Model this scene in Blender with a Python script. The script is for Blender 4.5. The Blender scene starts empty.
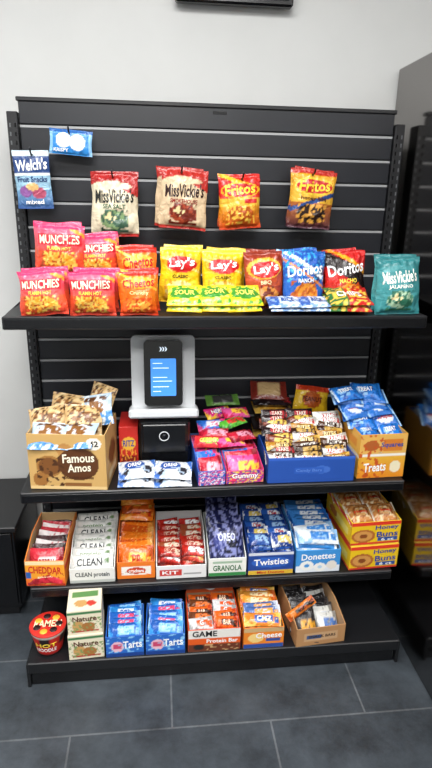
import bpy, bmesh, math, random
from mathutils import Vector, Matrix, noise, Euler
random.seed(7)
S=bpy.context.scene
try: S.view_settings.view_transform='Standard'
except Exception: pass

# ---------------------------------------------------------------- colours
def lin(c): return c/12.92 if c<=.04045 else ((c+.055)/1.055)**2.4
def h(s): return tuple(lin(int(s[i:i+2],16)/255) for i in (0,2,4))

# ---------------------------------------------------------------- materials
def mat(name,col=None,rough=.5,metal=0,attr=False,bump=0,bscale=60,coat=0,emit=None,estr=1,bdist=.002,var=0,vscale=6,distort=0):
    m=bpy.data.materials.new(name); m.use_nodes=True; nt=m.node_tree; p=nt.nodes['Principled BSDF']
    p.inputs['Roughness'].default_value=rough; p.inputs['Metallic'].default_value=metal
    p.inputs['Coat Weight'].default_value=coat; p.inputs['Coat Roughness'].default_value=.15
    if col: p.inputs['Base Color'].default_value=(*col,1)
    if attr:
        a=nt.nodes.new('ShaderNodeAttribute'); a.attribute_name='Col'; nt.links.new(a.outputs['Color'],p.inputs['Base Color'])
    tc=nt.nodes.new('ShaderNodeTexCoord')
    if var:
        n=nt.nodes.new('ShaderNodeTexNoise'); n.inputs['Scale'].default_value=vscale; n.inputs['Detail'].default_value=4
        nt.links.new(tc.outputs['Object'],n.inputs['Vector'])
        r=nt.nodes.new('ShaderNodeValToRGB')
        r.color_ramp.elements[0].position=.3; r.color_ramp.elements[1].position=.7
        r.color_ramp.elements[0].color=(*[c*(1-var) for c in col],1); r.color_ramp.elements[1].color=(*[min(1,c*(1+var)) for c in col],1)
        nt.links.new(n.outputs['Fac'],r.inputs['Fac']); nt.links.new(r.outputs['Color'],p.inputs['Base Color'])
    if bump:
        n=nt.nodes.new('ShaderNodeTexNoise'); n.inputs['Scale'].default_value=bscale; n.inputs['Detail'].default_value=3
        n.inputs['Distortion'].default_value=distort
        nt.links.new(tc.outputs['Object'],n.inputs['Vector'])
        bn=nt.nodes.new('ShaderNodeBump'); bn.inputs['Strength'].default_value=bump; bn.inputs['Distance'].default_value=bdist
        nt.links.new(n.outputs['Fac'],bn.inputs['Height']); nt.links.new(bn.outputs['Normal'],p.inputs['Normal'])
    if emit:
        p.inputs['Emission Color'].default_value=(*emit,1); p.inputs['Emission Strength'].default_value=estr
    return m
FILM=mat('printed_film',attr=True,rough=.27,bump=.9,bscale=30,bdist=.009,coat=.25,distort=1.2)
CARD=mat('printed_card',attr=True,rough=.5,bump=.1,bscale=30)
BLACKM=mat('black_powder_coat',h('16171a'),rough=.4,bump=.15,bscale=400,bdist=.0005)
SLAT=mat('slat_board_black',h('1b1d23'),rough=.38,bump=.1,bscale=200,bdist=.0005,var=.15)
ALU=mat('groove_aluminium',h('9b9d9f'),rough=.5,metal=.1)
DIM=mat('slot_edge_grey',h('5c5e61'),rough=.5)
CHROME=mat('dark_steel_rod',h('303236'),rough=.3,metal=.9)
WALLM=mat('painted_wall',h('cbcccb'),rough=.8,bump=.15,bscale=180,bdist=.001,var=.02)
CEILM=mat('ceiling_paint',h('d8d8d6'),rough=.9,var=.02)
WHITEP=mat('white_plastic',h('cfd2d5'),rough=.35)
BLACKP=mat('black_plastic',h('0c0d10'),rough=.25)
GLOSS=mat('black_glass',h('050608'),rough=.06)
SCREEN=mat('screen_lit',h('2c6fc8'),rough=.3,emit=h('4a92e6'),estr=.9)
SCRTXT=mat('screen_text',h('dfefff'),rough=.3,emit=h('dfefff'),estr=.9)
LAMP=mat('lamp_diffuser',h('ffffff'),emit=(1,.99,.97),estr=4)
STEEL=mat('brushed_stainless',h('8d8a88'),rough=.14,metal=1,bump=.04,bscale=3,bdist=.004)
BASEB=mat('baseboard_black',h('141416'),rough=.5,var=.1)

def floor_mat():
    m=bpy.data.materials.new('slate_tile'); m.use_nodes=True; nt=m.node_tree; p=nt.nodes['Principled BSDF']
    tc=nt.nodes.new('ShaderNodeTexCoord'); mp=nt.nodes.new('ShaderNodeMapping')
    mp.inputs['Location'].default_value=(.16+.2975,.70,0)
    nt.links.new(tc.outputs['Object'],mp.inputs['Vector'])
    b=nt.nodes.new('ShaderNodeTexBrick'); b.inputs['Scale'].default_value=1
    b.offset=.5; b.offset_frequency=2; b.squash=1
    b.inputs['Brick Width'].default_value=.595; b.inputs['Row Height'].default_value=.297
    b.inputs['Mortar Size'].default_value=.003; b.inputs['Mortar Smooth'].default_value=.1
    b.inputs['Color1'].default_value=(*h('3a4046'),1); b.inputs['Color2'].default_value=(*h('42484f'),1); b.inputs['Mortar'].default_value=(*h('5c6064'),1)
    nt.links.new(mp.outputs[0],b.inputs['Vector'])
    n=nt.nodes.new('ShaderNodeTexNoise'); n.inputs['Scale'].default_value=6; n.inputs['Detail'].default_value=9; n.inputs['Roughness'].default_value=.72
    nt.links.new(tc.outputs['Object'],n.inputs['Vector'])
    r=nt.nodes.new('ShaderNodeMapRange'); r.inputs['From Min'].default_value=.32; r.inputs['From Max'].default_value=.68; r.inputs['To Min'].default_value=.45; r.inputs['To Max'].default_value=1.5
    nt.links.new(n.outputs['Fac'],r.inputs['Value'])
    mx=nt.nodes.new('ShaderNodeVectorMath'); mx.operation='SCALE'
    nt.links.new(b.outputs['Color'],mx.inputs[0]); nt.links.new(r.outputs[0],mx.inputs['Scale']); nt.links.new(mx.outputs[0],p.inputs['Base Color'])
    p.inputs['Roughness'].default_value=.42
    bp=nt.nodes.new('ShaderNodeBump'); bp.inputs['Strength'].default_value=.4; bp.inputs['Distance'].default_value=.004
    nt.links.new(n.outputs['Fac'],bp.inputs['Height']); nt.links.new(bp.outputs['Normal'],p.inputs['Normal'])
    return m
FLOORM=floor_mat()

# ---------------------------------------------------------------- builder
class B:
    def __init__(s): s.v=[];s.f=[];s.c=[];s.mi=[];s.sm=[];s.mats=[];s.M=Matrix()
    def add(s,vs,fs,col,m,smooth=False):
        if m not in s.mats: s.mats.append(m)
        k=len(s.v); i=s.mats.index(m)
        s.v+=[s.M@Vector(p) for p in vs]
        s.c+= list(col) if isinstance(col,list) else [col]*len(vs)
        for f in fs: s.f.append([a+k for a in f]); s.mi.append(i); s.sm.append(smooth)
    def box(s,lo,hi,col,m,bev=.0015):
        bm=bmesh.new(); bmesh.ops.create_cube(bm,size=1)
        for v in bm.verts: v.co=Vector([lo[i]+(v.co[i]+.5)*(hi[i]-lo[i]) for i in range(3)])
        if bev>0: bmesh.ops.bevel(bm,geom=list(bm.edges),offset=min(bev,.45*min(hi[i]-lo[i] for i in range(3))),segments=1,affect='EDGES')
        bm.verts.index_update()
        s.add([v.co.copy() for v in bm.verts],[[v.index for v in f.verts] for f in bm.faces],col,m); bm.free()
    def prism(s,poly,vec,col,m):
        n=len(poly); P=[Vector(p) for p in poly]; Q=[p+Vector(vec) for p in P]
        s.add(P+Q,[list(range(n))[::-1],list(range(n,2*n))]+[[i,(i+1)%n,n+(i+1)%n,n+i] for i in range(n)],col,m)
    def lathe(s,prof,c,colf,m,n=32,smooth=True):
        vs=[];cs=[];fs=[]
        for j,(r,z) in enumerate(prof):
            for i in range(n):
                a=2*math.pi*i/n; vs.append((c[0]+r*math.cos(a),c[1]+r*math.sin(a),c[2]+z)); cs.append(colf(i/n,j))
        for j in range(len(prof)-1):
            for i in range(n): fs.append([j*n+i,j*n+(i+1)%n,(j+1)*n+(i+1)%n,(j+1)*n+i])
        s.add(vs,fs,cs,m,smooth)
    def panel(s,fn,paint,nu,nv,m):
        vs=[];cs=[];fs=[]
        for j in range(nv+1):
            for i in range(nu+1):
                vs.append(fn(i/nu,j/nv)); cs.append(paint(i/nu,j/nv))
        for j in range(nv):
            for i in range(nu):
                a=j*(nu+1)+i; fs.append([a,a+1,a+nu+2,a+nu+1])
        s.add(vs,fs,cs,m,True)
    def obj(s,name,parent=None,fixn=True):
        me=bpy.data.meshes.new(name)
        xs=[v.x for v in s.v];ys=[v.y for v in s.v];zs=[v.z for v in s.v]
        o0=Vector(((min(xs)+max(xs))/2,(min(ys)+max(ys))/2,min(zs)))
        me.from_pydata([v-o0 for v in s.v],[],s.f)
        for m in s.mats: me.materials.append(m)
        me.polygons.foreach_set('material_index',s.mi); me.polygons.foreach_set('use_smooth',s.sm)
        a=me.color_attributes.new('Col','FLOAT_COLOR','POINT')
        a.data.foreach_set('color',[x for c in s.c for x in (*c,1)])
        me.update()
        ob=bpy.data.objects.new(name,me); S.collection.objects.link(ob); ob.location=o0
        if parent: ob.parent=parent
        return ob

_tc={}
def textmesh(t):
    if t in _tc: return _tc[t]
    cu=bpy.data.curves.new('t','FONT'); cu.body=t; cu.size=1; cu.offset=.022; cu.resolution_u=2
    ob=bpy.data.objects.new('t',cu); S.collection.objects.link(ob)
    dg=bpy.context.evaluated_depsgraph_get(); dg.update()
    me=bpy.data.meshes.new_from_object(ob.evaluated_get(dg))
    vs=[(v.co.x,v.co.y) for v in me.vertices]; fs=[list(p.vertices) for p in me.polygons]
    bpy.data.objects.remove(ob); bpy.data.curves.remove(cu); bpy.data.meshes.remove(me)
    x0=min(v[0] for v in vs);x1=max(v[0] for v in vs);y0=min(v[1] for v in vs);y1=max(v[1] for v in vs)
    r=([((x-x0)/(x1-x0),(y-y0)/(y1-y0)) for x,y in vs],fs); _tc[t]=r; return r
def text(b,t,fn,u0,v0,u1,v1,col,m,shear=0,arch=0):
    vs,fs=textmesh(t)
    out=[]
    for a,c in vs:
        u=u0+(u1-u0)*a; v=v0+(v1-v0)*c+shear*(a-.5)-arch*(2*a-1)**2
        out.append(fn(u,v))
    b.add(out,fs,col,m)

def P(base,*sh):
    base=h(base) if isinstance(base,str) else base
    L=[]
    for s in sh:
        L.append(tuple(h(x) if isinstance(x,str) and i>0 else x for i,x in enumerate(s)))
    def f(u,v):
        c=base
        for s in L:
            k=s[0]
            if k=='r':
                if s[1]<=u<=s[3] and s[2]<=v<=s[4]: c=s[5]
            elif k=='e':
                if ((u-s[1])/s[3])**2+((v-s[2])/s[4])**2<1: c=s[5]
            elif k=='l':
                if s[3]<=s[1]*u+s[2]*v<=s[4]: c=s[5]
            elif k=='g':
                if s[1]<=v<=s[2]:
                    t=(v-s[1])/(s[2]-s[1]); c=tuple(s[3][i]*(1-t)+s[4][i]*t for i in range(3))
            elif k=='n':
                if s[4]<=u<=s[6] and s[5]<=v<=s[7] and noise.noise(Vector((u*s[1],v*s[1],s[2]*9)))>s[2]: c=s[3]
        return c
    return f

def bag(b,W,H,T,paint,texts=(),nu=34,nv=44,seed=0,horiz=False,crimp=.05,wr=1.0,back=None):
    """pillow bag; local x right, z up, front is -y, origin bottom centre"""
    def surf(u,v,side,off=0):
        a,c=(v,u) if horiz else (u,v)
        s_=2*a-1; vv=min(1,max(0,(c-crimp)/(1-2*crimp)))
        e=max(0,1-abs(s_)**2.4)**.7; q=max(0,4*vv*(1-vv))**.45
        th=T/2*e*q
        pinch=1-.05*math.sin(math.pi*vv)
        x=(u-.5)*W; z=v*H
        if horiz: z=H/2+(z-H/2)*pinch
        else: x*=pinch
        k=min(1,q*e*1.5); tf=min(1,T/.03)
        w=noise.noise(Vector((x*22,z*22,seed*3.1+side)))*.007*k*wr*tf
        rg=1-abs(noise.noise(Vector((x*34+3,z*26,seed*5.3+side*2))))*2
        w-=(rg**6)*.0026*wr*tf*min(1,k+.3)
        dc=min(vv,1-vv)
        w+=.0030*wr*math.sin(s_*(17+3*math.sin(seed))+seed)*math.exp(-dc*11)*min(1,T/.02)*(vv>0)*(vv<1)
        y=side*(th+w*.8)+.0007*side
        if c<crimp or c>1-crimp: y+=.0006*math.sin(c*(W if horiz else H)*1800)
        y+=.006*wr*noise.noise(Vector((x*9,z*9,seed)))*tf
        if not horiz:
            z+=.004*wr*tf*noise.noise(Vector((x*14,seed*2,v*2)))*(abs(2*v-1))
            x+=.004*wr*tf*noise.noise(Vector((seed*4,z*16,u)))*abs(s_)
        y+=side*off
        return Vector((x,y,z))
    b.panel(lambda u,v:surf(u,v,-1),paint,nu,nv,FILM)
    bp=back or paint
    b.panel(lambda u,v:surf(1-u,v,1),lambda u,v:bp(1-u,v),max(8,nu//2),max(8,nv//2),FILM)
    for t in texts:
        text(b,t[0],lambda u,v:surf(min(1,max(0,u)),min(1,max(0,v)),-1,.0016),t[1],t[2],t[3],t[4],h(t[5]),FILM,*(t[6:]))

def TR(x,y,z,rx=0,ry=0,rz=0):
    return Matrix.Translation((x,y,z))@Euler((math.radians(rx),math.radians(ry),math.radians(rz))).to_matrix().to_4x4()

# ---------------------------------------------------------------- ROOM
def shell(name,lo,hi,m):
    b=B(); b.box(lo,hi,(1,1,1),m,0); return b.obj(name)
WY=.17
fl=shell('floor',(-3,-4.5,-.05),(2.2,WY+.1,0),FLOORM); fl.location=(0,0,0)
me=fl.data
o0=Vector((-.4,(-4.5+WY+.1)/2,-.05))
for v in me.vertices: v.co+=o0
shell('wall_back',(-3,WY,0),(2.2,WY+.1,2.7),WALLM)
shell('wall_left',(-3.1,-4.5,0),(-3,WY+.1,2.7),WALLM)
shell('wall_right',(2.2,-4.5,0),(2.3,WY+.1,2.7),WALLM)
shell('wall_front',(-3.1,-4.6,0),(2.3,-4.5,2.7),WALLM)
shell('ceiling',(-3.1,-4.6,2.7),(2.3,WY+.1,2.8),CEILM)
shell('baseboard_back',(-3,WY-.012,0),(.6,WY,.1),BASEB)

def area(name,loc,sx,sy,e,rot=(0,0,0),col=(1,.99,.97)):
    l=bpy.data.lights.new(name,'AREA'); l.shape='RECTANGLE'; l.size=sx; l.size_y=sy; l.energy=e; l.color=col
    o=bpy.data.objects.new(name,l); S.collection.objects.link(o); o.location=loc; o.rotation_euler=rot; return o
def ceilpanel(x,y,e,sx=1.2,sy=.6):
    b=B(); b.box((x-sx/2-.02,y-sy/2-.02,2.68),(x+sx/2+.02,y+sy/2+.02,2.6999),(1,1,1),WHITEP)
    b.box((x-sx/2,y-sy/2,2.676),(x+sx/2,y+sy/2,2.68),(1,1,1),LAMP,0)
    b.obj('ceiling_light_panel')
    area('ceiling_light',(x,y,2.67),sx,sy,e)
ceilpanel(-.3,-1.35,45); ceilpanel(-.3,-2.9,60); ceilpanel(-1.9,-1.6,22); ceilpanel(1.4,-2.2,22)
w=bpy.data.worlds.new('world'); S.world=w; w.use_nodes=True
w.node_tree.nodes['Background'].inputs[0].default_value=(.8,.85,.9,1); w.node_tree.nodes['Background'].inputs[1].default_value=.3

b=B()
b.box((-.115,.12,2.098),(.27,.155,2.35),(1,1,1),BLACKP,.006)
b.box((-.10,.117,2.115),(.255,.121,2.335),(1,1,1),GLOSS,.001)
b.box((.03,.155,2.16),(.12,WY-.0005,2.27),(1,1,1),BLACKM,.003)
b.obj('wall_monitor')

# ---------------------------------------------------------------- SHELF UNIT
unit=bpy.data.objects.new('display_shelf_unit',None); S.collection.objects.link(unit)
H=1.779; Z1,Z2,Z3,ZB=1.181,.636,.287,.095; D=.402; DB=.519
b=B()
b.box((-.605,.012,.06),(.605,.022,H-.01),(1,1,1),BLACKM,0)
gz=[1.7057-.0762*k for k in range(22)]
edges=[H]+gz+[.06]
for i in range(len(edges)-1):
    top=edges[i]-(.005 if i else 0); bot=edges[i+1]+(.005 if i+1<len(edges)-1 else 0)
    b.box((-.605,0,bot),(.605,.012,top),(1,1,1),SLAT,.002)
for z in gz:
    b.box((-.605,.002,z-.0048),(.605,.0115,z+.0022),(1,1,1),ALU,0)
b.box((-.61,-.006,H-.004),(.61,.03,H+.008),(1,1,1),BLACKM,.002)
b.box((.0,-.002,H-.022),(.045,.001,H-.014),(1,1,1),BLACKP,0)
b.obj('slat_back_panel',unit)
for sx in (-1,1):
    b=B(); xi,xo=.607*sx,.640*sx; lo,hi=min(xi,xo),max(xi,xo)
    b.box((lo,-.012,0),(hi,.05,H-.035),(1,1,1),BLACKM,.002)
    xc=(lo+hi)/2
    for k in range(66):
        z=.13+k*.0254
        if z>H-.06: break
        for dx in (-.008,.008):
            b.box((xc+dx-.0022,-.0128,z-.006),(xc+dx+.0022,-.011,z+.006),(1,1,1),DIM if dx*sx>0 else GLOSS,0)
    b.box((lo,-.05,0),(hi,.12,.05),(1,1,1),BLACKM,.002)
    b.obj('upright',unit)
for z in (Z1,Z2,Z3):
    b=B()
    b.box((-.61,-D+.004,z-.012),(.61,-.014,z),(1,1,1),BLACKM,.001)
    b.box((-.61,-D,z-.036),(.61,-D+.012,z+.001),(1,1,1),BLACKM,.003)
    b.box((-.605,-D-.0015,z-.031),(.605,-D,z-.007),(1,1,1),BLACKP,.0005)
    for x in (-.2,.2): b.box((x-.03,-D+.02,z-.03),(x+.03,-.014,z-.012),(1,1,1),BLACKM,.002)
    for x in (-.6125,.6095):
        b.prism([(x,-.012,z+.01),(x,-D+.01,z-.004),(x,-D+.01,z-.036),(x,-.06,z-.085),(x,-.012,z-.095)],(.003,0,0),(1,1,1),BLACKM)
    b.obj('shelf',unit)
b=B()
b.box((-.61,-DB+.004,ZB-.012),(.61,-.014,ZB),(1,1,1),BLACKM,.001)
b.box((-.612,-DB,ZB-.04),(.612,-DB+.014,ZB+.001),(1,1,1),BLACKM,.003)
b.box((-.605,-DB+.012,0),(.605,-DB+.03,ZB-.03),(1,1,1),BLACKP,.002)
for x in (-.616,.606): b.box((x,-DB+.002,0),(x+.01,-.0,ZB-.004),(1,1,1),BLACKM,.001)
b.obj('base_deck',unit)

# ---------------------------------------------------------------- COOLER (right)
b=B()
X=.662
b.box((X,-1.05,.0),(X+.75,WY-.02,1.94),(1,1,1),STEEL,.004)
b.box((X,-1.11,.12),(X+.75,-1.055,1.90),(1,1,1),STEEL,.006)
b.box((X+.06,-1.16,.7),(X+.08,-1.13,1.5),(1,1,1),CHROME,.006)
for z in (.72,1.46): b.box((X+.06,-1.14,z),(X+.08,-1.10,z+.02),(1,1,1),CHROME,.004)
b.box((X+.02,-1.10,.01),(X+.73,-1.052,.11),(1,1,1),BLACKP,.003)
b.obj('refrigerator')
# dark low cabinet left
b=B()
b.box((-1.35,-.2,.05),(-.70,.15,.38),(1,1,1),BLACKP,.004)
b.box((-1.37,-.215,.38),(-.69,.155,.40),(1,1,1),BLACKM,.003)
b.box((-1.33,-.17,0),(-.72,.14,.05),(1,1,1),BLACKM,.001)
b.box((-1.34,-.206,.07),(-1.03,-.2,.37),(1,1,1),BLACKP,.002); b.box((-1.02,-.206,.07),(-.71,-.2,.37),(1,1,1),BLACKP,.002)
b.box((-1.06,-.225,.2),(-1.05,-.206,.3),(1,1,1),CHROME,.002); b.box((-1.0,-.225,.2),(-.99,-.206,.3),(1,1,1),CHROME,.002)
b.obj('low_cabinet')

# ---------------------------------------------------------------- ART
def vick(body,top,pic,label,dark=0):
    return P(body,('r',0,0,1,.05,top),('r',0,.80,1,1,top),('l',.35,1,.98,1.3,top),('e',.45,.80,.42,.06,body),
             ('e',.5,.27,.30,.15,pic),('e',.42,.3,.12,.08,'e8d7a0'),('e',.6,.22,.14,.07,label),('n',14,.12,label,.22,.12,.78,.42),('r',.2,.08,.8,.11,label))
A={}
A['vick_salt']=(vick('ddd2b6','a8211f','7c9a6a','3f5f4c'),[("MissVickie's",.08,.53,.92,.75,'20241f',.03),('SEA SALT',.25,.44,.75,.51,'2f5d3c')])
A['vick_smoke']=(vick('d3bb98','b02a22','a5452c','6d2418'),[("MissVickie's",.08,.53,.92,.75,'2e140f',.03),('SMOKEHOUSE',.2,.43,.8,.5,'8c1d18')])
A['vick_teal']=(vick('3f8f93','2f7c80','a8c9a8','2c6a52'),[("MissVickie's",.1,.56,.9,.78,'f2f2ea',.03),('JALAPENO',.22,.45,.78,.53,'f2f2ea')])
A['fritos_red']=(P('d9372a',('g',0,.42,'c63a1c','e79a25'),('r',0,.42,1,.58,'e8b53a'),('r',0,.62,1,1,'cf241c'),('l',.3,1,.98,1.06,'f0b71f'),('e',.5,.72,.46,.15,'f0b71f'),('e',.5,.72,.43,.125,'c2141a'),('e',.5,.27,.32,.16,'b5561a'),('n',16,.1,'f2c04a',.15,.1,.85,.42),('r',.6,.46,.9,.55,'c2141a')),
    [('Fritos',.13,.635,.87,.83,'f8d43a',.05)])
A['fritos_blue']=(P('e3a52c',('g',.45,1,'e8b23a','e0a024'),('g',0,.45,'4a2a3a','b4662a'),('r',0,.93,1,1,'b5281c'),('l',-.3,1,.28,.36,'2b4a86'),('e',.5,.73,.46,.15,'f4cf3f'),('e',.5,.73,.43,.12,'bf1f1f'),('e',.5,.26,.34,.17,'33221c'),('n',15,.05,'dfa044',.15,.1,.85,.42)),
    [('Fritos',.13,.64,.87,.83,'f8d43a',.05),('honey bbq',.2,.48,.8,.56,'4a1c10')])
A['munch']=(P('e85c34',('g',0,.45,'d8402c','e9572f'),('g',.45,1,'ea5045','ee5f86'),('l',.5,1,1.25,1.33,'f6a23a'),('e',.5,.26,.36,.17,'f09a2c'),('n',13,.05,'b84818',.12,.08,.88,.45),('n',17,.14,'f4c65a',.12,.08,.88,.45),('r',0,.9,1,1,'d8386a'),('r',.05,.58,.95,.8,'d82a3a')),
    [('MUNCHIES',.08,.60,.92,.78,'fff3d6',.02),('FLAMIN HOT',.25,.47,.75,.55,'fce15a')])
A['cheetos']=(P('ef6f1a',('g',0,.4,'d8391a','ef6f1a'),('r',0,.9,1,1,'cf2a1c'),('e',.5,.22,.34,.14,'f4a13a'),('n',16,.05,'d64a12',.12,.05,.88,.4),('e',.5,.75,.42,.13,'f7b336'),('l',.4,1,.95,1.0,'f7b336')),
    [('Cheetos',.1,.64,.9,.84,'c8161d',.05),('Crunchy',.25,.46,.75,.56,'ffe9a0')])
A['lays']=(P('f4c81c',('g',0,.4,'e9ab10','f7d02a'),('e',.5,.72,.46,.20,'e8a81a'),('e',.52,.70,.38,.15,'c9171e'),('l',.25,1,.80,.84,'f4e08a'),('e',.52,.70,.36,.13,'c9171e'),('e',.5,.24,.36,.17,'f6e08c'),('n',12,.08,'e0a02c',.12,.08,.88,.42),('r',0,.95,1,1,'f0d050')),
    [("Lay's",.2,.61,.84,.82,'ffffff',.05),('CLASSIC',.3,.45,.7,.51,'3a2a10')])
A['lays_bbq']=(P('b5451f',('g',0,.4,'5a1f14','a53b1c'),('g',.4,1,'c2502a','8c2c18'),('e',.48,.72,.44,.19,'e8b23c'),('e',.5,.70,.38,.15,'c4161d'),('e',.5,.24,.34,.16,'d8893a'),('n',12,.06,'6a2412',.12,.08,.88,.42)),
    [("Lay's",.2,.61,.84,.80,'ffffff',.05),('BBQ',.36,.43,.64,.51,'f4e2b0')])
A['dor_blue']=(P('1f58b0',('g',0,.5,'123a86','2466bf'),('l',-.55,1,.02,.2,'1a2f66'),('l',.5,1,.98,1.06,'e8eef6'),('l',.5,1,.86,.9,'e0862c'),('e',.52,.3,.3,.17,'d98a2c'),('n',11,.04,'b65a18',.15,.1,.85,.5),('n',16,.2,'2fa0dc',0,.5,1,1)),
    [('Doritos',.08,.60,.92,.79,'f6f8fb',.06),('RANCH',.3,.48,.7,.55,'f6f8fb')])
A['dor_red']=(P('c4201f',('g',0,.5,'7c1214','d0281f'),('l',-.5,1,.02,.16,'26120f'),('l',.5,1,.78,1.10,'1c1212'),('e',.5,.28,.32,.16,'e08a1c'),('n',11,.04,'b2400f',.15,.1,.85,.45),('l',.6,1,1.16,1.24,'f0a01c')),
    [('Doritos',.06,.60,.94,.81,'ffffff',.07),('NACHO',.3,.45,.7,.53,'ffe04a')])
A['yg']=(P('d8d21e',('n',10,.12,'e9e46a',0,0,1,1),('n',7,.2,'4c9a2c',0,0,1,1),('e',.5,.5,.42,.25,'3c8a2c'),('r',0,.92,1,1,'e2c21c'),('r',0,0,1,.08,'e2c21c')),[('SOUR',.2,.4,.8,.62,'f8f06a')])
A['redgreen']=(P('b8231f',('r',0,0,.45,1,'2f6b35'),('n',10,.1,'e8c04a',0,0,1,1)),[('CHIPS',.2,.35,.8,.65,'ffffff')])
A['whiteblue']=(P('d7e2ee',('r',0,.1,.35,.9,'2c5aa8'),('n',9,.15,'7fa2d2',0,0,1,1)),[('RICE',.4,.35,.8,.65,'1c3f8a')])
A['welch']=(P('8fb7cf',('r',0,.62,1,.9,'1f3f78'),('r',0,.9,1,1,'c9dbe6'),('r',0,.58,1,.62,'e8eef2'),('g',0,.32,'2c4f8c','6f9cc0'),('e',.28,.3,.18,.1,'8c5a9a'),('e',.65,.27,.2,.1,'b0506a'),('e',.48,.38,.18,.07,'d8b070')),
    [("Welch's",.06,.66,.94,.86,'ffffff',.04),('Fruit Snacks',.08,.46,.92,.56,'16356c'),('mixed',.25,.08,.75,.16,'ffffff')])
A['bluecookie']=(P('2f86cf',('e',.33,.56,.19,.3,'e3eaf0'),('e',.66,.5,.19,.32,'eef0f2'),('e',.66,.5,.12,.2,'d4dde4'),('r',0,0,.06,1,'8cc0ea'),('r',.94,0,1,1,'8cc0ea'),('r',0,.87,1,1,'1d5ea8')),[('KRISPY',.1,.1,.45,.24,'ffffff')])

R=random.uniform
def place_bag(name,art,x0,x1,z0,z1,y,T=.045,lean=6,rz=0,ry=0,seed=0,extra=0,wr=1.5):
    W=x1-x0; Hh=(z1-z0)
    pa,tx=A[art]; b=B()
    for k in range(extra,-1,-1):
        b.M=TR((x0+x1)/2+(k*R(-.014,.014)),y+k*T*.75,z0+k*.005,-lean,ry+R(-3,3)*k,rz)
        bag(b,W,Hh/math.cos(math.radians(lean)),T,pa,tx if k==0 else (),seed=seed+k*1.7,nu=36 if k==0 else 24,nv=48 if k==0 else 30,wr=wr)
    return b.obj(name)

def hook(x,z,L=.12):
    b=B()
    n=8; pts=[(0,0),( -L*.85,0),(-L,.008),(-L-.004,.018)]
    r=.0028
    for (ya,za),(yb,zb) in zip(pts[:-1],pts[1:]):
        d=Vector((0,yb-ya,zb-za)); L_=d.length; q=d.to_track_quat('Z','Y').to_matrix().to_4x4()
        b.M=Matrix.Translation((x,ya,z+za))@q
        b.lathe([(0,0),(r,0),(r,L_+.001),(0,L_+.001)],(0,0,0),lambda u,j:(1,1,1),CHROME,n)
    b.M=Matrix()
    b.box((x-.014,-.003,z-.02),(x+.014,.003,z+.012),(1,1,1),CHROME,.001)
    return b.obj('display_hook')
hang=[('cookie_packet','bluecookie',-.51,-.38,1.62,1.692,-.06,.022,0,4,0),
 ('fruit_snack_bag','welch',-.618,-.508,1.46,1.63,-.055,.022,0,-2,0),
 ('chip_bag','vick_salt',-.39,-.243,1.38,1.57,-.10,.05,2,1,1),
 ('chip_bag','vick_smoke',-.18,-.03,1.405,1.587,-.10,.05,2,4,1),
 ('chip_bag','fritos_red',.018,.152,1.41,1.572,-.10,.05,2,-3,1),
 ('chip_bag','fritos_blue',.24,.383,1.412,1.59,-.10,.05,2,4,2)]
for i,(n_,a_,x0,x1,z0,z1,y,T,ln,ry,ex) in enumerate(hang):
    place_bag(n_,a_,x0,x1,z0,z1,y,T,lean=ln,ry=ry,seed=i*2.3+1,extra=ex,wr=1.4 if i>1 else .7)
    hook((x0+x1)/2,z1-.012,L=abs(y)+.02+T*.3)

zs=Z1+.001
S1=[('munch',-.54,-.40,1.283,1.42,-.25,5),('munch',-.43,-.30,1.268,1.39,-.22,5),
 ('munch',-.562,-.432,zs,1.305,-.383,7),('munch',-.43,-.300,zs,1.303,-.383,7),
 ('cheetos',-.292,-.183,zs,1.305,-.383,6),('cheetos',-.295,-.182,1.2,1.36,-.29,6),
 ('lays',-.18,-.058,1.2,1.36,-.27,6),('lays',-.052,.075,1.2,1.352,-.265,6),
 ('lays_bbq',.08,.20,1.185,1.352,-.30,6),('dor_blue',.19,.32,1.183,1.355,-.31,6),
 ('dor_red',.325,.46,1.187,1.355,-.29,6),('vick_teal',.458,.592,zs,1.347,-.378,7)]
for i,(a_,x0,x1,z0,z1,y,ln) in enumerate(S1):
    place_bag('chip_bag',a_,x0,x1,z0,z1,y,.055,lean=ln,ry=R(-4,4),rz=R(-8,8),seed=i*1.9+20,extra=1)
def lying(name,art,x,z,y,W,L,T,rz=0,tilt=-72,seed=0,n=1):
    pa,tx=A[art]; b=B()
    for k in range(n):
        b.M=TR(x+R(-.006,.006),y,z+.012+k*T*.7,tilt+k*2,0,rz+R(-6,6))
        bag(b,W,L,T,pa,tx,nu=22,nv=22,seed=seed+k)
    return b.obj(name)
for i,x in enumerate((-.108,-.02,.068)):
    lying('candy_bag','yg',x,zs,-.395,.10,.085,.024,seed=i+50,n=2,tilt=-58,rz=(i-1)*8)
lying('chip_bag','redgreen',.382,zs,-.395,.13,.10,.026,seed=61,n=2,tilt=-70)
lying('snack_packet','whiteblue',.185,zs,-.39,.10,.07,.016,seed=64,n=2,tilt=-74)
lying('snack_packet','whiteblue',.27,zs,-.39,.09,.07,.016,seed=66,n=2,tilt=-74)

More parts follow.
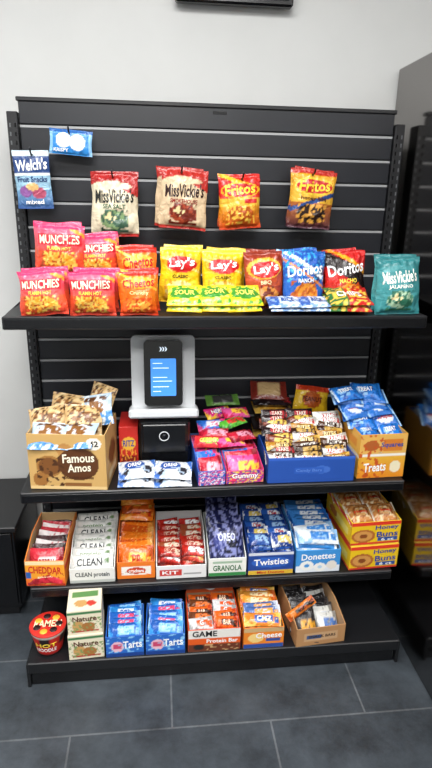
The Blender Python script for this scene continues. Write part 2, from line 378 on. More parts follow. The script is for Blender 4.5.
# ---------------------------------------------------------------- KIOSK
kio=bpy.data.objects.new('payment_kiosk',None); S.collection.objects.link(kio)
def rrect(w,hh,r,n=6):
    pts=[]
    for cx,cz,a0 in ((w/2-r,hh/2-r,0),(-w/2+r,hh/2-r,90),(-w/2+r,-hh/2+r,180),(w/2-r,-hh/2+r,270)):
        for i in range(n+1):
            a=math.radians(a0+90*i/n); pts.append((cx+r*math.cos(a),cz+r*math.sin(a)))
    return pts
def rplate(b,w,hh,r,y0,y1,m,cz=0,cx=0):
    pts=rrect(w,hh,r)
    b.prism([(cx+x,y0,cz+z) for x,z in pts],(0,y1-y0,0),(1,1,1),m)
b=B(); b.M=TR(-.17,-.225,.955,-8)
rplate(b,.205,.255,.016,0,.035,WHITEP,cz=.0)
rplate(b,.19,.24,.014,-.006,0,WHITEP,cz=.002)
b.box((-.112,-.045,-.135),(.112,.03,-.106),(1,1,1),WHITEP,.006)
b.obj('mount_shroud',kio)
b=B(); b.M=TR(-.17,-.235,.955,-8)
rplate(b,.122,.21,.014,-.03,-.003,BLACKP,cz=.012)
rplate(b,.114,.20,.012,-.032,-.03,GLOSS,cz=.014)
b.obj('card_terminal',kio)
b=B(); b.M=TR(-.17,-.235,.955,-8)
rplate(b,.080,.120,.003,-.0335,-.032,SCREEN,cz=0)
for i,(z,w_) in enumerate(((.045,.03),(.03,.05),(.0,.045),(-.012,.06),(-.03,.05),(-.045,.025))):
    b.box((-.033,-.0342,z-.001),(-.033+w_,-.0334,z+.001),(1,1,1),SCRTXT,0)
text(b,')))',lambda u,v:Vector((-.012+u*.024,-.0335,.083+v*.014)),0,0,1,1,(1,1,1),SCRTXT)
b.obj('terminal_screen',kio)
b=B()
b.box((-.252,-.27,Z2+.0005),(-.085,-.12,.812),(1,1,1),BLACKP,.008)
b.box((-.24,-.275,.70),(-.097,-.268,.80),(1,1,1),BLACKP,.003)
b.box((-.20,-.16,.812),(-.14,-.12,1.0),(1,1,1),BLACKM,.004)
b.box((-.19,-.12,.88),(-.15,-.001,.93),(1,1,1),BLACKM,.004)
b.M=TR(-.17,-.2755,.76,90)
b.lathe([(.017,0),(.017,.002),(.014,.002),(.014,0)],(0,0,0),lambda u,j:(1,1,1),WHITEP,24)
b.lathe([(.008,0),(.008,.004),(.0,.004)],(0,0,0),lambda u,j:(1,1,1),CHROME,16)
b.obj('kiosk_base',kio)

# ---------------------------------------------------------------- CARTONS
def carton(b,x0,x1,y0,y1,z0,hf,hb,outer,inner,front=None,texts=(),side=None,rside=None,t=.003):
    oc,ic=h(outer),h(inner)
    b.box((x0,y0,z0),(x1,y1,z0+t),ic,CARD,0)
    b.box((x0,y0,z0),(x1,y0+t,z0+hf),oc,CARD,.0008)
    b.box((x0,y1-t,z0),(x1,y1,z0+hb),ic,CARD,.0008)
    ys=y0+(y1-y0)*.45
    for xs in (x0,x1-t):
        b.prism([(xs,y0,z0),(xs,y1,z0),(xs,y1,z0+hb),(xs,ys,z0+hb),(xs,y0,z0+hf)],(t,0,0),oc,CARD)
    for xs in (x0+t,x1-t):
        e=.0004 if xs<(x0+x1)/2 else -.0004
        b.add([(xs+e,y0+t,z0+t),(xs+e,y1-t,z0+t),(xs+e,y1-t,z0+hb-.001),(xs+e,ys,z0+hb-.001),(xs+e,y0+t,z0+hf-.001)],[[0,1,2,3,4]],ic,CARD)
    W,Hh=x1-x0,hf
    if front:
        fn=lambda u,v:Vector((x0+.001+u*(W-.002),y0-.0006,z0+.001+v*(Hh-.002)))
        b.panel(fn,front,max(8,int(W/.003)),max(6,int(Hh/.003)),CARD)
        for s in texts: text(b,s[0],lambda u,v:Vector((x0+u*W,y0-.0014,z0+v*Hh)),s[1],s[2],s[3],s[4],h(s[5]),CARD,*(s[6:]))
    for pnt,xx,sg in ((side,x0-.0006,-1),(rside,x1+.0006,1)):
        if pnt:
            Hm=min(hf,hb)
            b.panel(lambda u,v:Vector((xx,(y1-u*(y1-y0)) if sg<0 else (y0+u*(y1-y0)),z0+.001+v*(Hm-.002))),pnt,24,16,CARD)
def solidbox(b,x0,x1,y0,y1,z0,z1,col,front=None,texts=(),side=None,rside=None,top=None):
    b.box((x0,y0,z0),(x1,y1,z1),h(col),CARD,.0012)
    W,Hh=x1-x0,z1-z0
    if front:
        b.panel(lambda u,v:Vector((x0+.001+u*(W-.002),y0-.0005,z0+.001+v*(Hh-.002))),front,max(8,int(W/.003)),max(6,int(Hh/.003)),CARD)
    for s in texts: text(b,s[0],lambda u,v:Vector((x0+u*W,y0-.0013,z0+v*Hh)),s[1],s[2],s[3],s[4],h(s[5]),CARD,*(s[6:]))
    if side: b.panel(lambda u,v:Vector((x0-.0005,y1-u*(y1-y0),z0+.001+v*(Hh-.002))),side,24,16,CARD)
    if rside: b.panel(lambda u,v:Vector((x1+.0005,y0+u*(y1-y0),z0+.001+v*(Hh-.002))),rside,24,16,CARD)
    if top: b.panel(lambda u,v:Vector((x0+.001+u*(W-.002),y0+.001+v*(y1-y0-.002),z1+.0005)),top,24,24,CARD)
def pk(b,x,y,z,W,Hh,T,paint,texts=(),rx=0,ry=0,rz=0,seed=0,horiz=True,n=(18,10)):
    M0=b.M; b.M=M0@TR(x,y,z,rx,ry,rz)@Matrix.Translation((0,0,-Hh/2))
    bag(b,W,Hh,T,paint,texts,nu=n[0],nv=n[1],seed=seed,horiz=horiz,crimp=.06,wr=.6); b.M=M0
def stripe(base,c2,c3=None):
    c3=c3 or c2
    return P(base,('l',1,.3,-.1,.22,c3),('r',.30,.25,.78,.75,c2),('l',1,.3,1.10,1.3,c3),('r',.82,.2,.95,.6,c2),('n',8,.3,c3,.2,0,1,1))
def stackfill(b,x0,x1,y0,y1,z0,z1,cols,rows,T,arts,Hh=None,tilt=-80,jit=4,n=(18,10)):
    wx=(x1-x0)/cols; dy=(y1-y0)/rows; k=0
    nl=max(1,int((z1-z0)/(T*.8)))
    for r_ in range(rows):
        for c_ in range(cols):
            for l in range(nl):
                if l<nl-3 and r_>0: continue
                pa,tx=arts[int(R(0,len(arts)-.001))]
                pk(b,x0+wx*(c_+.5)+R(-.003,.003),y0+dy*(r_+.5)+R(-.004,.004),z0+T*.5+l*T*.8,wx*.96,Hh or dy*1.05,T,pa,tx,rx=tilt+R(-jit,jit),rz=R(-jit,jit),ry=R(-3,3),seed=k*1.3,n=n); k+=1
def filefill(b,x0,x1,y0,y1,z0,hh,cnt,arts,T=.02,lean=20,jit=3,cols=1,n=(18,10)):
    wx=(x1-x0)/cols
    for c_ in range(cols):
        for k in range(cnt):
            y=y0+(y1-y0)*(k+.5)/cnt
            pa,tx=arts[int(R(0,len(arts)-.001))]
            pk(b,x0+wx*(c_+.5)+R(-.003,.003),y,z0+hh/2*math.cos(math.radians(lean))+R(-.003,.004),wx*.96,hh,T,pa,tx,rx=-lean+R(-jit,jit),ry=R(-jit,jit),rz=R(-jit,jit),seed=k*1.7+c_,n=n)

# ---- SHELF 2
z=Z2+.001
b=B(); b.M=TR(-.46,-.27,0,0,0,-6)@TR(.46,.27,0)
ff=P('cda565',('r',0,0,1,.05,'e5c489'),('e',.26,.42,.17,.2,'a5743a'),('e',.26,.42,.14,.16,'7d4e24'),('e',.47,.72,.10,.12,'b98548'),('e',.64,.47,.27,.3,'5b3417'),('e',.14,.18,.1,.13,'a06c34'),('e',.85,.84,.10,.11,'f4f0e4'),('n',16,.2,'4a2a12',.1,.05,.45,.62),('r',.45,.06,.8,.13,'8a5a2c'),('n',5,.35,'dcb87a',0,.8,1,1))
carton(b,-.572,-.335,-.385,-.20,z,.185,.185,'cfa96c','b18a52',ff,[('Famous',.44,.5,.85,.66,'fbf3dc',.03),('Amos',.5,.33,.80,.48,'fbf3dc',.03),('42',.79,.79,.91,.89,'2b2118'),('bite size cookies',.45,.2,.83,.26,'4a2a12')],rside=P('c9a164',('e',.5,.5,.3,.2,'6b3f1c'),('r',.2,.1,.8,.2,'efe0b8')))
ck=P('cfa871',('e',.3,.6,.2,.2,'8a5a2c'),('e',.68,.55,.22,.2,'7c4d24'),('r',.1,.1,.9,.3,'5b3417'),('n',13,.2,'42250f',0,.3,1,1),('n',9,.2,'e0c492',0,0,1,1))
ck2=P('b9cfe2',('r',0,.0,1,.4,'4f8fce'),('e',.5,.55,.3,.25,'8a5a2c'),('r',.1,.78,.9,.92,'5b3417'),('n',9,.2,'e6eef4',0,0,1,1))
for i,(x,y,zz,pa,rx,rz,ry,W) in enumerate([(-.53,-.29,.822,ck,-35,10,-8,.12),(-.47,-.24,.845,ck,-30,-5,6,.14),(-.385,-.25,.85,ck2,-22,-12,-14,.11),(-.51,-.35,.80,ck2,-58,5,3,.12),(-.43,-.345,.80,ck2,-62,-9,-6,.12),(-.375,-.22,.875,ck,-18,-20,12,.09),(-.42,-.29,.83,ck,-40,8,4,.12),(-.46,-.29,.75,ck,-80,0,0,.19),(-.46,-.29,.70,ck,-85,0,0,.2)]):
    pk(b,x,y,zz,W,.10,.04,pa,(),rx,ry,rz,seed=i*2.1,horiz=False,n=(22,20))
b.obj('cookie_carton')
b=B()
solidbox(b,-.318,-.256,-.25,-.11,z,.785,'c0241e',P('c4281f',('e',.5,.6,.38,.16,'e9b33a'),('r',.1,.1,.9,.3,'7f1512'),('n',12,.2,'e8a23a',0,.0,1,.5)),[('RITZ',.2,.53,.8,.68,'1c3c92')],rside=P('9d1c18'))
b.obj('cracker_box')
b=B()
oa=(P('e3e8ee',('l',1,.4,-.1,.2,'3f6fc0'),('l',1,.4,1.2,1.5,'3f6fc0'),('e',.42,.6,.27,.26,'27519f'),('e',.75,.35,.13,.2,'2b2b33'),('e',.2,.25,.1,.16,'2b2b33'),('n',8,.3,'a9bcd4',0,0,1,1)),[('OREO',.24,.48,.6,.7,'ffffff',.08)])
for i,(x,y,zz,rz) in enumerate([(-.258,-.355,.652,0),(-.145,-.36,.652,0),(-.256,-.345,.676,5),(-.143,-.355,.676,-6)]):
    pk(b,x,y,zz,.118,.085,.032,oa[0],oa[1],-76,0,rz,seed=i,n=(28,18))
b.obj('cookie_packet')
b=B(); b.M=TR(.03,-.3,0,0,0,4)@TR(-.03,.3,0)
gum=[(stripe('d92c7a','5a2aa0','f0c030'),[('NERDS',.2,.35,.8,.7,'ffffff')]),(stripe('e0383c','8fd04a','c02030'),[('GUMMY',.2,.35,.8,.7,'fff070')]),(stripe('2f6fd0','e8e8f0','e0407a'),[]),(stripe('e85aa0','ffd040','d02050'),[]),(stripe('5ab53c','e03030','2c6a28'),[]),(stripe('c8243c','f0a0b8','8c1428'),[])]
carton(b,-.072,.015,-.385,-.14,z,.05,.075,'2b57b5','5377b8',P('2b57b5',('n',10,.0,'d84a8c',0,0,1,1),('n',14,.2,'e8e8f0',0,0,1,1)))
carton(b,.018,.14,-.385,-.14,z,.045,.075,'d83a78','b04a78',P('d83a78',('n',10,.0,'5b2aa0',0,0,1,1),('n',12,.2,'f2d24a',0,0,1,1)),[('Gummy',.15,.3,.85,.8,'ffffff')])
filefill(b,-.066,.012,-.37,-.16,z+.005,.085,8,[gum[2],gum[3],gum[0],gum[5]],T=.024,lean=32,jit=6)
filefill(b,.022,.136,-.37,-.16,z+.005,.085,8,gum,T=.026,lean=32,jit=6)
for i,(x,y,zz) in enumerate([(-.02,-.27,.735),(.05,-.28,.735),(.09,-.26,.745),(.0,-.20,.765),(.07,-.20,.77),(.03,-.15,.79),(.09,-.16,.79),(.0,-.24,.75)]):
    a_=gum[(i*2+1+i//3)%6]
    pk(b,x,y,zz,.10,.045,.024,a_[0],a_[1],-58+R(-14,14),R(-8,8),R(-25,25),seed=i)
pk(b,.05,-.12,.825,.12,.05,.02,P('5b8a3a',('r',.2,.2,.8,.8,'3a3a3a')),(),-60,0,3)
b.obj('gummy_candy_carton')
b=B()
bars=[(stripe('3a2014','c8a050','241208'),[]),(stripe('e5e2dc','c22a28','b8b4ac'),[('KREME',.28,.3,.78,.7,'ffffff')]),(stripe('b8832c','5a2c12','d9b050'),[('BITES',.32,.3,.75,.7,'f4e0a0')]),(stripe('52301c','e8e4dc','2c180c'),[('MILK',.35,.3,.75,.7,'3a2014')]),(stripe('2a1a1c','b02028','1a1012'),[('TAKE',.35,.3,.72,.7,'f0e0d0')]),(stripe('7a3018','e8c860','3c1a12'),[])]
carton(b,.156,.44,-.39,-.20,z,.088,.088,'2450a8','1b3f8c',P('2450a8',('e',.62,.5,.1,.16,'3f6cc4'),('r',0,.92,1,1,'3563c4'),('r',.3,.36,.64,.6,'2c5cba')),[('Candy Bars',.32,.4,.62,.55,'5d87d8')],side=P('1f4798'))
for lvl in range(6):
    for c_ in range(3):
        for r_ in range(2):
            pa,tx=bars[(lvl*3+c_*2+r_*5+int(R(0,3)))%6]
            pk(b,.205+c_*.092+R(-.008,.008),-.365+lvl*.026+r_*.015,z+.05+lvl*.0215+r_*.013-(0 if c_<2 else .012),.098,.036,.022,pa,tx,rx=-42+R(-14,14),rz=R(-9,9),ry=R(-6,6),seed=lvl*7+c_,n=(22,10))
b.obj('candy_bar_tray')
b=B(); b.M=TR(.36,-.11,.765,-20,8,0); bag(b,.13,.10,.04,P('e3b81f',('e',.5,.5,.3,.3,'b5551c'),('r',0,.8,1,1,'c23a1c')),[('PEANUT',.2,.42,.8,.6,'5a2010')],nu=20,nv=18,seed=4)
b.M=TR(.375,-.12,Z2+.001); solidbox(b,-.05,.05,-.04,.08,0,.125,'6a4a1c')
b.obj('peanut_bag')
b=B()
for i in range(6):
    pk(b,.23+R(-.008,.008),-.08,.66+i*.03,.14,.10,.036,bars[(i*2)%6][0],(),-85,0,R(-8,8),seed=i)
pk(b,.21,-.08,.845,.13,.09,.03,P('7a2a20',('r',.2,.2,.8,.8,'c8a878')),(),-60,0,-6)
b.obj('candy_bar_stack')
b=B(); b.M=TR(.53,-.28,0,0,0,2)@TR(-.53,.28,0)
yf=P('e8a72c',('g',0,.5,'ec8f22','e9b23a'),('r',0,.5,1,.56,'f3efe6'),('r',0,.56,1,1,'e6b45c'),('e',.25,.75,.16,.12,'b5602a'),('r',.5,.62,.92,.9,'d9802c'),('e',.8,.25,.12,.14,'f4e8c8'),('n',12,.25,'c8541c',0,0,.6,1))
carton(b,.452,.612,-.375,-.13,z,.155,.155,'e6a838','c49a5c',yf,[('Treats',.12,.15,.6,.36,'ffffff',.03),('Squares',.45,.68,.92,.82,'2a4ea0')],side=P('e8b048',('r',0,.5,1,.56,'f3efe6'),('r',.2,.15,.8,.35,'c8601c'),('r',.1,.65,.9,.85,'d98b2c')))
bl=[(P('2a6fc4',('e',.5,.5,.32,.3,'dfe9f2'),('r',0,0,.06,1,'9cc4e8'),('r',.94,0,1,1,'9cc4e8'),('r',.06,.75,.94,.9,'1d4f9c')),[('Krispies',.24,.38,.76,.64,'c8342a')]),(P('2478d2',('r',.15,.2,.5,.6,'8fc0ea'),('r',0,0,.06,1,'cfe4f4'),('n',7,.25,'1450a4',0,0,1,1)),[('TREAT',.2,.38,.7,.64,'ffffff')]),(P('1f66bc',('r',.5,.2,.9,.7,'cfe0f0')),[])]
stackfill(b,.456,.608,-.37,-.14,.72,.80,2,3,.028,bl,tilt=-74,jit=8,n=(22,12))
for lvl in range(6):
    for k in range(2):
        a_=bl[int(R(0,2.99))]
        pk(b,.535-.010*lvl+R(-.008,.008)+(k-.5)*.078,-.27+R(-.01,.01)+lvl*.008,.80+lvl*.017,.10,.075,.03,a_[0],a_[1],-66+R(-8,8),R(-4,4),R(-14,14),seed=lvl*2+k,n=(24,14))
b.obj('crispy_treat_carton')

# ---- SHELF 3
z=Z3+.001
b=B(); b.M=TR(-.55,-.28,0,0,0,-3)@TR(.55,.28,0)
carton(b,-.618,-.492,-.39,-.16,z,.095,.135,'e8852c','c9a878',P('f0a22c',('g',0,.35,'d8381c','f08a2c'),('r',0,.86,1,1,'f4dfae'),('e',.55,.22,.3,.16,'f4b24a'),('r',0,.3,.14,.55,'2c5fae'),('n',9,.3,'b8301c',.2,0,1,.5)),[('CHEDDAR',.08,.5,.92,.78,'c8201c',-.06),('snack',.3,.3,.7,.42,'fff2c8')],rside=P('e88a2c',('r',0,.6,1,.8,'c8301c')))
rd=[(stripe('c82a3c','f2e8e8','8c1420'),[('BERRY',.32,.3,.76,.7,'8c1420')]),(stripe('f0e4e4','d83a5c','c02030'),[]),(stripe('4a2a2c','d84050','2a1416'),[]),(stripe('d8406a','ffffff','a01c40'),[])]
filefill(b,-.613,-.497,-.375,-.17,z+.008,.115,9,rd,T=.024,lean=28,jit=6,cols=1,n=(22,14))
b.obj('fruit_bar_carton')
b=B()
wh=(P('e6e6e2',('r',0,0,.04,1,'c8c8c4'),('r',.96,0,1,1,'c8c8c4'),('r',.08,.12,.92,.2,'7c8a7c'),('e',.85,.6,.06,.15,'6a8a5c'),('n',7,.35,'b8bcb8',0,0,1,1)),[('CLEAN',.15,.35,.75,.75,'3a3d40')])
carton(b,-.485,-.338,-.385,-.14,z,.055,.11,'dcdcd8','c8c8c2',P('e2e2de',('r',0,0,1,.2,'b9bdb8')),[('CLEAN protein',.12,.35,.88,.75,'44484a')])
for i in range(7):
    pk(b,-.412+R(-.004,.004),-.362+i*.029,z+.058+i*.0085,.138,.062,.03,wh[0],wh[1] if i%2==0 else [('protein',.2,.4,.7,.66,'6a8a5c')],-46+R(-6,6),0,R(-4,4),seed=i,n=(26,14))
b.obj('protein_bar_carton')
b=B()
og=[(stripe('ee7a1c','c8341c','f4a040'),[("Reese",.3,.3,.78,.7,'f8e040')]),(stripe('e8691c','f2c24a','b84a10'),[('PB',.4,.3,.65,.7,'b8300c')]),(stripe('d85a18','6a3420','f4b050'),[])]
carton(b,-.332,-.206,-.375,-.13,z,.065,.12,'e8731c','b8641c',P('ec7c24',('r',.1,.2,.9,.75,'f4efe6'),('e',.5,.48,.26,.2,'c83a1c')),[('crackers',.3,.38,.7,.58,'ffffff')])
filefill(b,-.328,-.21,-.36,-.18,z+.02,.095,9,og,T=.028,lean=38,jit=6,n=(22,14))
for i in range(3): pk(b,-.268,-.17+i*.01,z+.13+i*.026,.115,.08,.028,og[i%2][0],og[i%2][1],-70,0,R(-6,6),seed=i,n=(22,14))
pk(b,-.268,-.16,z+.205,.11,.06,.02,P('7a4a30',('r',.1,.2,.9,.8,'e8dfd0')),(),-70,0,4)
b.obj('peanut_butter_cracker_carton')
b=B()
carton(b,-.203,-.035,-.385,-.14,z,.05,.11,'e4e4e4','cfcfcf',P('e6e6e6',('r',.06,.25,.5,.7,'c93a34'),('r',.55,.3,.9,.42,'9a9a9a')),[('KIT',.12,.35,.44,.62,'ffffff')])
rk=[(stripe('b8281c','e8c8b0','7a1410'),[('KitKat',.32,.3,.76,.7,'b8281c')]),(stripe('c83a24','f0b060','8c2014'),[]),(stripe('9c4a2c','e8d8c0','c82a1c'),[]),(stripe('c42c24','ffffff','8c1812'),[])]
stackfill(b,-.197,-.04,-.365,-.16,z+.02,z+.085,2,6,.02,rk,Hh=.042,tilt=-55,jit=16)
b.obj('wafer_bar_carton')
b=B()
carton(b,-.028,.10,-.385,-.14,z,.07,.10,'e9ebe6','cfd2cc',P('eceee8',('r',0,.0,1,.18,'3a8a4a'),('r',.1,.72,.9,.85,'9cb8a0')),[('GRANOLA',.12,.3,.88,.62,'2c6a3c')])
nv_=(P('1f2450',('e',.3,.6,.2,.2,'3c4488'),('e',.65,.45,.22,.22,'10132c'),('n',12,.15,'8a90c8',0,0,1,1)),[('OREO',.25,.6,.75,.78,'dfe4f4')])
filefill(b,-.025,.096,-.365,-.15,z+.03,.15,5,[nv_],T=.045,lean=32,n=(24,24))
b.obj('sandwich_cookie_carton')
b=B()
tw=[(stripe('2a5cb8','e8eef6','173a80'),[('Cake',.35,.3,.75,.7,'c8241c')]),(stripe('1f3f8c','d8c060','e8eef6'),[]),(stripe('24509c','9cc0e8','12307a'),[])]
carton(b,.106,.262,-.388,-.13,z,.088,.12,'1f3f8c','4a68a8',P('1f4596',('r',0,.0,1,.2,'e0b83a'),('e',.5,.55,.44,.24,'2d62c0'),('r',0,.88,1,1,'d8dde8')),[('Twisties',.12,.44,.88,.72,'ffffff',.05),('Mini Donuts',.2,.05,.8,.17,'c8241c')])
stackfill(b,.11,.258,-.37,-.14,z+.05,z+.13,2,6,.022,tw,Hh=.05,tilt=-58,jit=12)
b.obj('snack_cake_carton')
b=B()
dn=[(P('3c8fd8',('e',.5,.5,.3,.32,'f0f4f8'),('r',0,0,.06,1,'dbe8f4'),('r',.94,0,1,1,'dbe8f4')),[('Donettes',.25,.4,.75,.62,'1f58a8')]),(stripe('dfe8f0','3a80cc','8cb8e4'),[]),(stripe('3a80cc','dfe8f0','1f58a8'),[])]
carton(b,.27,.425,-.388,-.13,z,.088,.115,'4a9be0','8cb0d0',P('3f94dc',('r',0,0,1,.3,'e8eef4'),('e',.25,.3,.16,.22,'f4f4f0'),('e',.25,.3,.06,.08,'3f94dc'),('e',.55,.22,.14,.2,'f4f4f0'),('e',.55,.22,.05,.07,'b8d8ee'),('e',.82,.3,.12,.2,'e9e4da')),[('Donettes',.12,.58,.88,.86,'ffffff',.05)])
stackfill(b,.275,.42,-.37,-.14,z+.05,z+.13,1,7,.024,dn,Hh=.055,tilt=-58,jit=8,n=(28,12))
b.obj('mini_donut_carton')
b=B(); b.M=TR(.54,-.26,0,0,0,3)@TR(-.54,.26,0)
hf=P('f2c81e',('r',0,.86,1,1,'e83a24'),('e',.25,.38,.24,.3,'b8692c'),('e',.25,.38,.19,.22,'d89a50'),('e',.25,.38,.08,.1,'8c4a1c'),('r',0,0,1,.07,'d8382a'),('r',.55,.12,.95,.28,'2450a0'))
hs=P('f0c41e',('r',0,.82,1,1,'e83a24'),('r',0,0,1,.07,'d8382a'),('r',.1,.3,.9,.6,'f8e27a'),('e',.3,.45,.15,.2,'b8692c'))
ht=[('Honey',.48,.6,.95,.84,'1f3f9c',.03),('Buns',.52,.32,.95,.56,'1f3f9c',.03),('6 ct',.62,.14,.88,.26,'ffffff')]
solidbox(b,.452,.628,-.385,-.16,z,z+.093,'e8bc28',hf,ht,side=hs,top=P('eac43a'))
carton(b,.450,.628,-.378,-.14,z+.095,.088,.095,'ecc22a','c8a860',hf,ht,side=hs)
bun=P('b8743a',('e',.5,.5,.42,.4,'c98a4c'),('e',.5,.5,.3,.28,'9a5a28'),('e',.5,.5,.22,.2,'d09a5c'),('e',.5,.5,.1,.1,'8c4c20'),('r',.0,.0,.07,1,'e8e4d8'),('r',.93,0,1,1,'e8e4d8'),('n',8,.3,'e6cda0',0,0,1,1))
for i,(x,y) in enumerate([(.495,-.33),(.582,-.33),(.495,-.24),(.582,-.24),(.495,-.18),(.582,-.18)]):
    pk(b,x,y,z+.182,.095,.09,.045,bun,[('Honey',.25,.4,.75,.56,'e83a24')] ,-68,0,R(-8,8),seed=i,n=(22,18))
b.obj('honey_bun_carton')

# ---- BASE
z=ZB+.001
b=B()
def cupc(u,j):
    if j<=2: return h('1a1416')
    if j==3: return h('c8201c')
    if j<=8: return h('c8241e') if (int(u*10)%2==0 or j<6) else h('1a1012')
    if j<=9: return h('e8e2d8')
    return h('cc2a20')
b.M=TR(-.552,-.452,z)
prof=[(0,0),(.036,0),(.040,.004),(.042,.012),(.044,.025),(.046,.038),(.049,.05),(.052,.062),(.054,.075),(.056,.085),(.058,.090),(.058,.093),(.056,.094),(.03,.0945),(0,.0945)]
b.lathe(prof,(0,0,0),cupc,CARD,40)
for k,(t,zz,c) in enumerate((('HOT',.045,'ffe04a'),('NOODLE',.025,'ffffff'))):
    text(b,t,lambda u,v:Vector((math.sin((u-.5)*1.3)*(.0445+(zz+v*.018)*.15),-math.cos((u-.5)*1.3)*(.0445+(zz+v*.018)*.15),zz+v*.016)),0,0,1,1,h(c),CARD)
text(b,'RAMEN',lambda u,v:Vector(((u-.5)*.085,(v-.5)*.03,.0956)),0,0,1,1,h('f8e8c0'),CARD)
for k in range(7):
    a=k*.9; b.lathe([(0,.0012),(.011,.0012),(.012,0)],(.035*math.cos(a),.035*math.sin(a),.0945),lambda u,j:h('f0b43a') if k%2 else h('2a1414'),CARD,10)
b.obj('noodle_cup')
b=B()
gf=P('e6dcc2',('r',0,.84,1,.94,'3f7a4a'),('e',.3,.35,.18,.22,'c89a5c'),('e',.6,.3,.2,.2,'a87038'),('r',.1,.08,.9,.16,'b03a2c'),('n',13,.25,'7c9a5c',0,.1,1,.7))
gt=[('Nature',.15,.55,.85,.76,'5a2c1c')]
b.M=TR(-.431,-.44,0,0,0,4)@TR(.435,.44,0)
solidbox(b,-.490,-.380,-.51,-.40,z,z+.092,'e2d6ba',gf,gt,rside=P('d8ccb0'),top=P('e8dfc8'))
solidbox(b,-.488,-.382,-.505,-.395,z+.093,z+.183,'e2d6ba',gf,gt,rside=P('d8ccb0'),top=P('e9e0ca',('r',.1,.55,.9,.8,'5a8a4c'),('e',.4,.3,.2,.15,'c89a5c'),('e',.7,.28,.14,.12,'c83a2c')))
b.obj('cereal_bar_boxes')
pt=[(stripe('2f8ad8','e8f0f8','1f5ab0'),[('POP',.38,.3,.7,.7,'1f5ab0')]),(stripe('2566c4','d8406a','8cc0ec'),[]),(stripe('1f5ab0','8cc0ec','3f9ae8'),[])]
for x0,x1 in ((-.366,-.246),(-.238,-.112)):
    b=B(); b.M=TR((x0+x1)/2,-.45,0,0,0,R(-2,2))@TR(-(x0+x1)/2,.45,0)
    carton(b,x0,x1,-.512,-.37,z,.08,.085,'2463c0','6c94c8',P('2769c6',('r',0,0,1,.16,'1a3f8c'),('e',.3,.5,.18,.26,'e8b8c8'),('r',.18,.4,.42,.62,'c8446c'),('n',9,.3,'8cc8f0',0,.2,1,1)),[('Tarts',.45,.42,.95,.78,'ffffff',.04)],rside=P('1f58b0'))
    stackfill(b,x0+.006,x1-.006,-.502,-.375,z+.03,z+.105,1,5,.024,pt,Hh=.05,tilt=-55,jit=8,n=(26,12))
    b.obj('toaster_pastry_carton')
b=B()
gtp=[(stripe('e8641c','3a2018','b83a14'),[('BAR',.4,.3,.7,.7,'f0d0b0')]),(stripe('6a3a20','e8702c','3a1c10'),[]),(stripe('dadada','e8581c','9a9a9a'),[('G',.45,.3,.6,.7,'ffffff')])]
carton(b,-.103,.068,-.512,-.33,z,.088,.092,'d8481c','b89878',P('e8e4de',('r',0,0,1,.34,'6a3420'),('r',0,.34,1,.62,'e05a1c'),('e',.2,.2,.1,.13,'1c1c1c'),('n',12,.3,'c8a070',.3,0,1,.34)),[('GAME',.08,.68,.55,.94,'1c1c1c'),('Protein Bar',.35,.39,.95,.56,'ffffff')],side=P('c8441c'))
stackfill(b,-.098,.063,-.50,-.36,z+.045,z+.105,2,5,.02,gtp,Hh=.042,tilt=-60,jit=8)
b.prism([(-.100,-.336,z+.09),(.065,-.336,z+.09),(.06,-.320,z+.155),(-.095,-.320,z+.155)],(0,.0015,0),h('e05a1c'),CARD)
text(b,'G',lambda u,v:Vector((-.04+u*.04,-.3375+v*.012,z+.098+v*.046)),0,0,1,1,h('ffffff'),CARD)
b.obj('energy_bar_carton')
b=B()
carton(b,.078,.212,-.512,-.33,z,.082,.09,'e8801c','c89a60',P('ea8424',('r',0,0,1,.2,'2c4f9c'),('r',0,.8,1,1,'c8a878'),('e',.3,.5,.2,.22,'f4d080'),('r',.55,.3,.92,.45,'2c4f9c')),[('Cheese',.3,.5,.95,.76,'ffffff',.03)],side=P('d87418'))
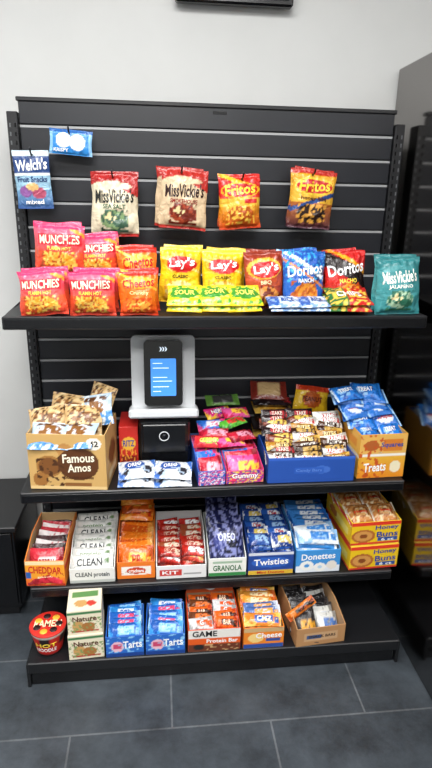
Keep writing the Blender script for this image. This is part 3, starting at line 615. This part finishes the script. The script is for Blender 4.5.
cc=[(stripe('e8862c','2c5aa8','f0c05a'),[('CHZ',.35,.3,.75,.7,'ffffff')]),(stripe('4a6aa8','e8a04a','c8d0e0'),[]),(stripe('e89a3a','f4e0b0','c85a1c'),[])]
stackfill(b,.082,.208,-.50,-.34,z+.03,z+.105,1,6,.022,cc,Hh=.045,tilt=-55,jit=9,n=(26,12))
b.obj('cheese_cracker_carton')
b=B(); b.M=TR(.335,-.4,0,0,0,5)@TR(-.33,.4,0)
carton(b,.238,.408,-.512,-.30,z,.07,.10,'b98a5c','c69c70',P('b98a5c',('r',.15,.25,.85,.7,'c9a27a'),('r',.2,.35,.5,.6,'3a5a8c')),[('SNACK BARS',.25,.42,.8,.58,'3a2a1c')])
db_=[(stripe('1c1a1c','b8381c','2c2a2c'),[('JERKY',.33,.3,.77,.7,'e8e4dc')]),(stripe('3c3a3c','e0a02c','1c1a1c'),[]),(stripe('e07a24','1c1a1c','b85018'),[])]
filefill(b,.243,.32,-.49,-.33,z+.005,.10,7,db_[:2],T=.02,lean=38,jit=8)
filefill(b,.325,.40,-.48,-.33,z+.005,.09,7,[db_[0],(stripe('d8d8d4','3a6ab0','8c8c88'),[])],T=.02,lean=45,jit=10)
pk(b,.27,-.45,z+.10,.11,.03,.02,db_[2][0],(),-40,-30,10)
b.obj('jerky_tray')

# ---------------------------------------------------------------- CAMERA
C=Vector((-.1823,-1.9425,1.4953)); yaw,pit,rol,f=.1072,.3212,.0192,552.27
F=Vector((math.sin(yaw)*math.cos(pit),math.cos(yaw)*math.cos(pit),-math.sin(pit)))
Rr=Vector((math.cos(yaw),-math.sin(yaw),0)); U=Rr.cross(F)
R2=Rr*math.cos(rol)+U*math.sin(rol); U2=-Rr*math.sin(rol)+U*math.cos(rol)
cd=bpy.data.cameras.new('camera'); co=bpy.data.objects.new('camera',cd); S.collection.objects.link(co)
cd.sensor_fit='VERTICAL'; cd.sensor_height=24; cd.lens=f/768*24; cd.clip_start=.02
M=Matrix((R2,U2,-F)).transposed().to_4x4(); M.translation=C; co.matrix_world=M
S.camera=co
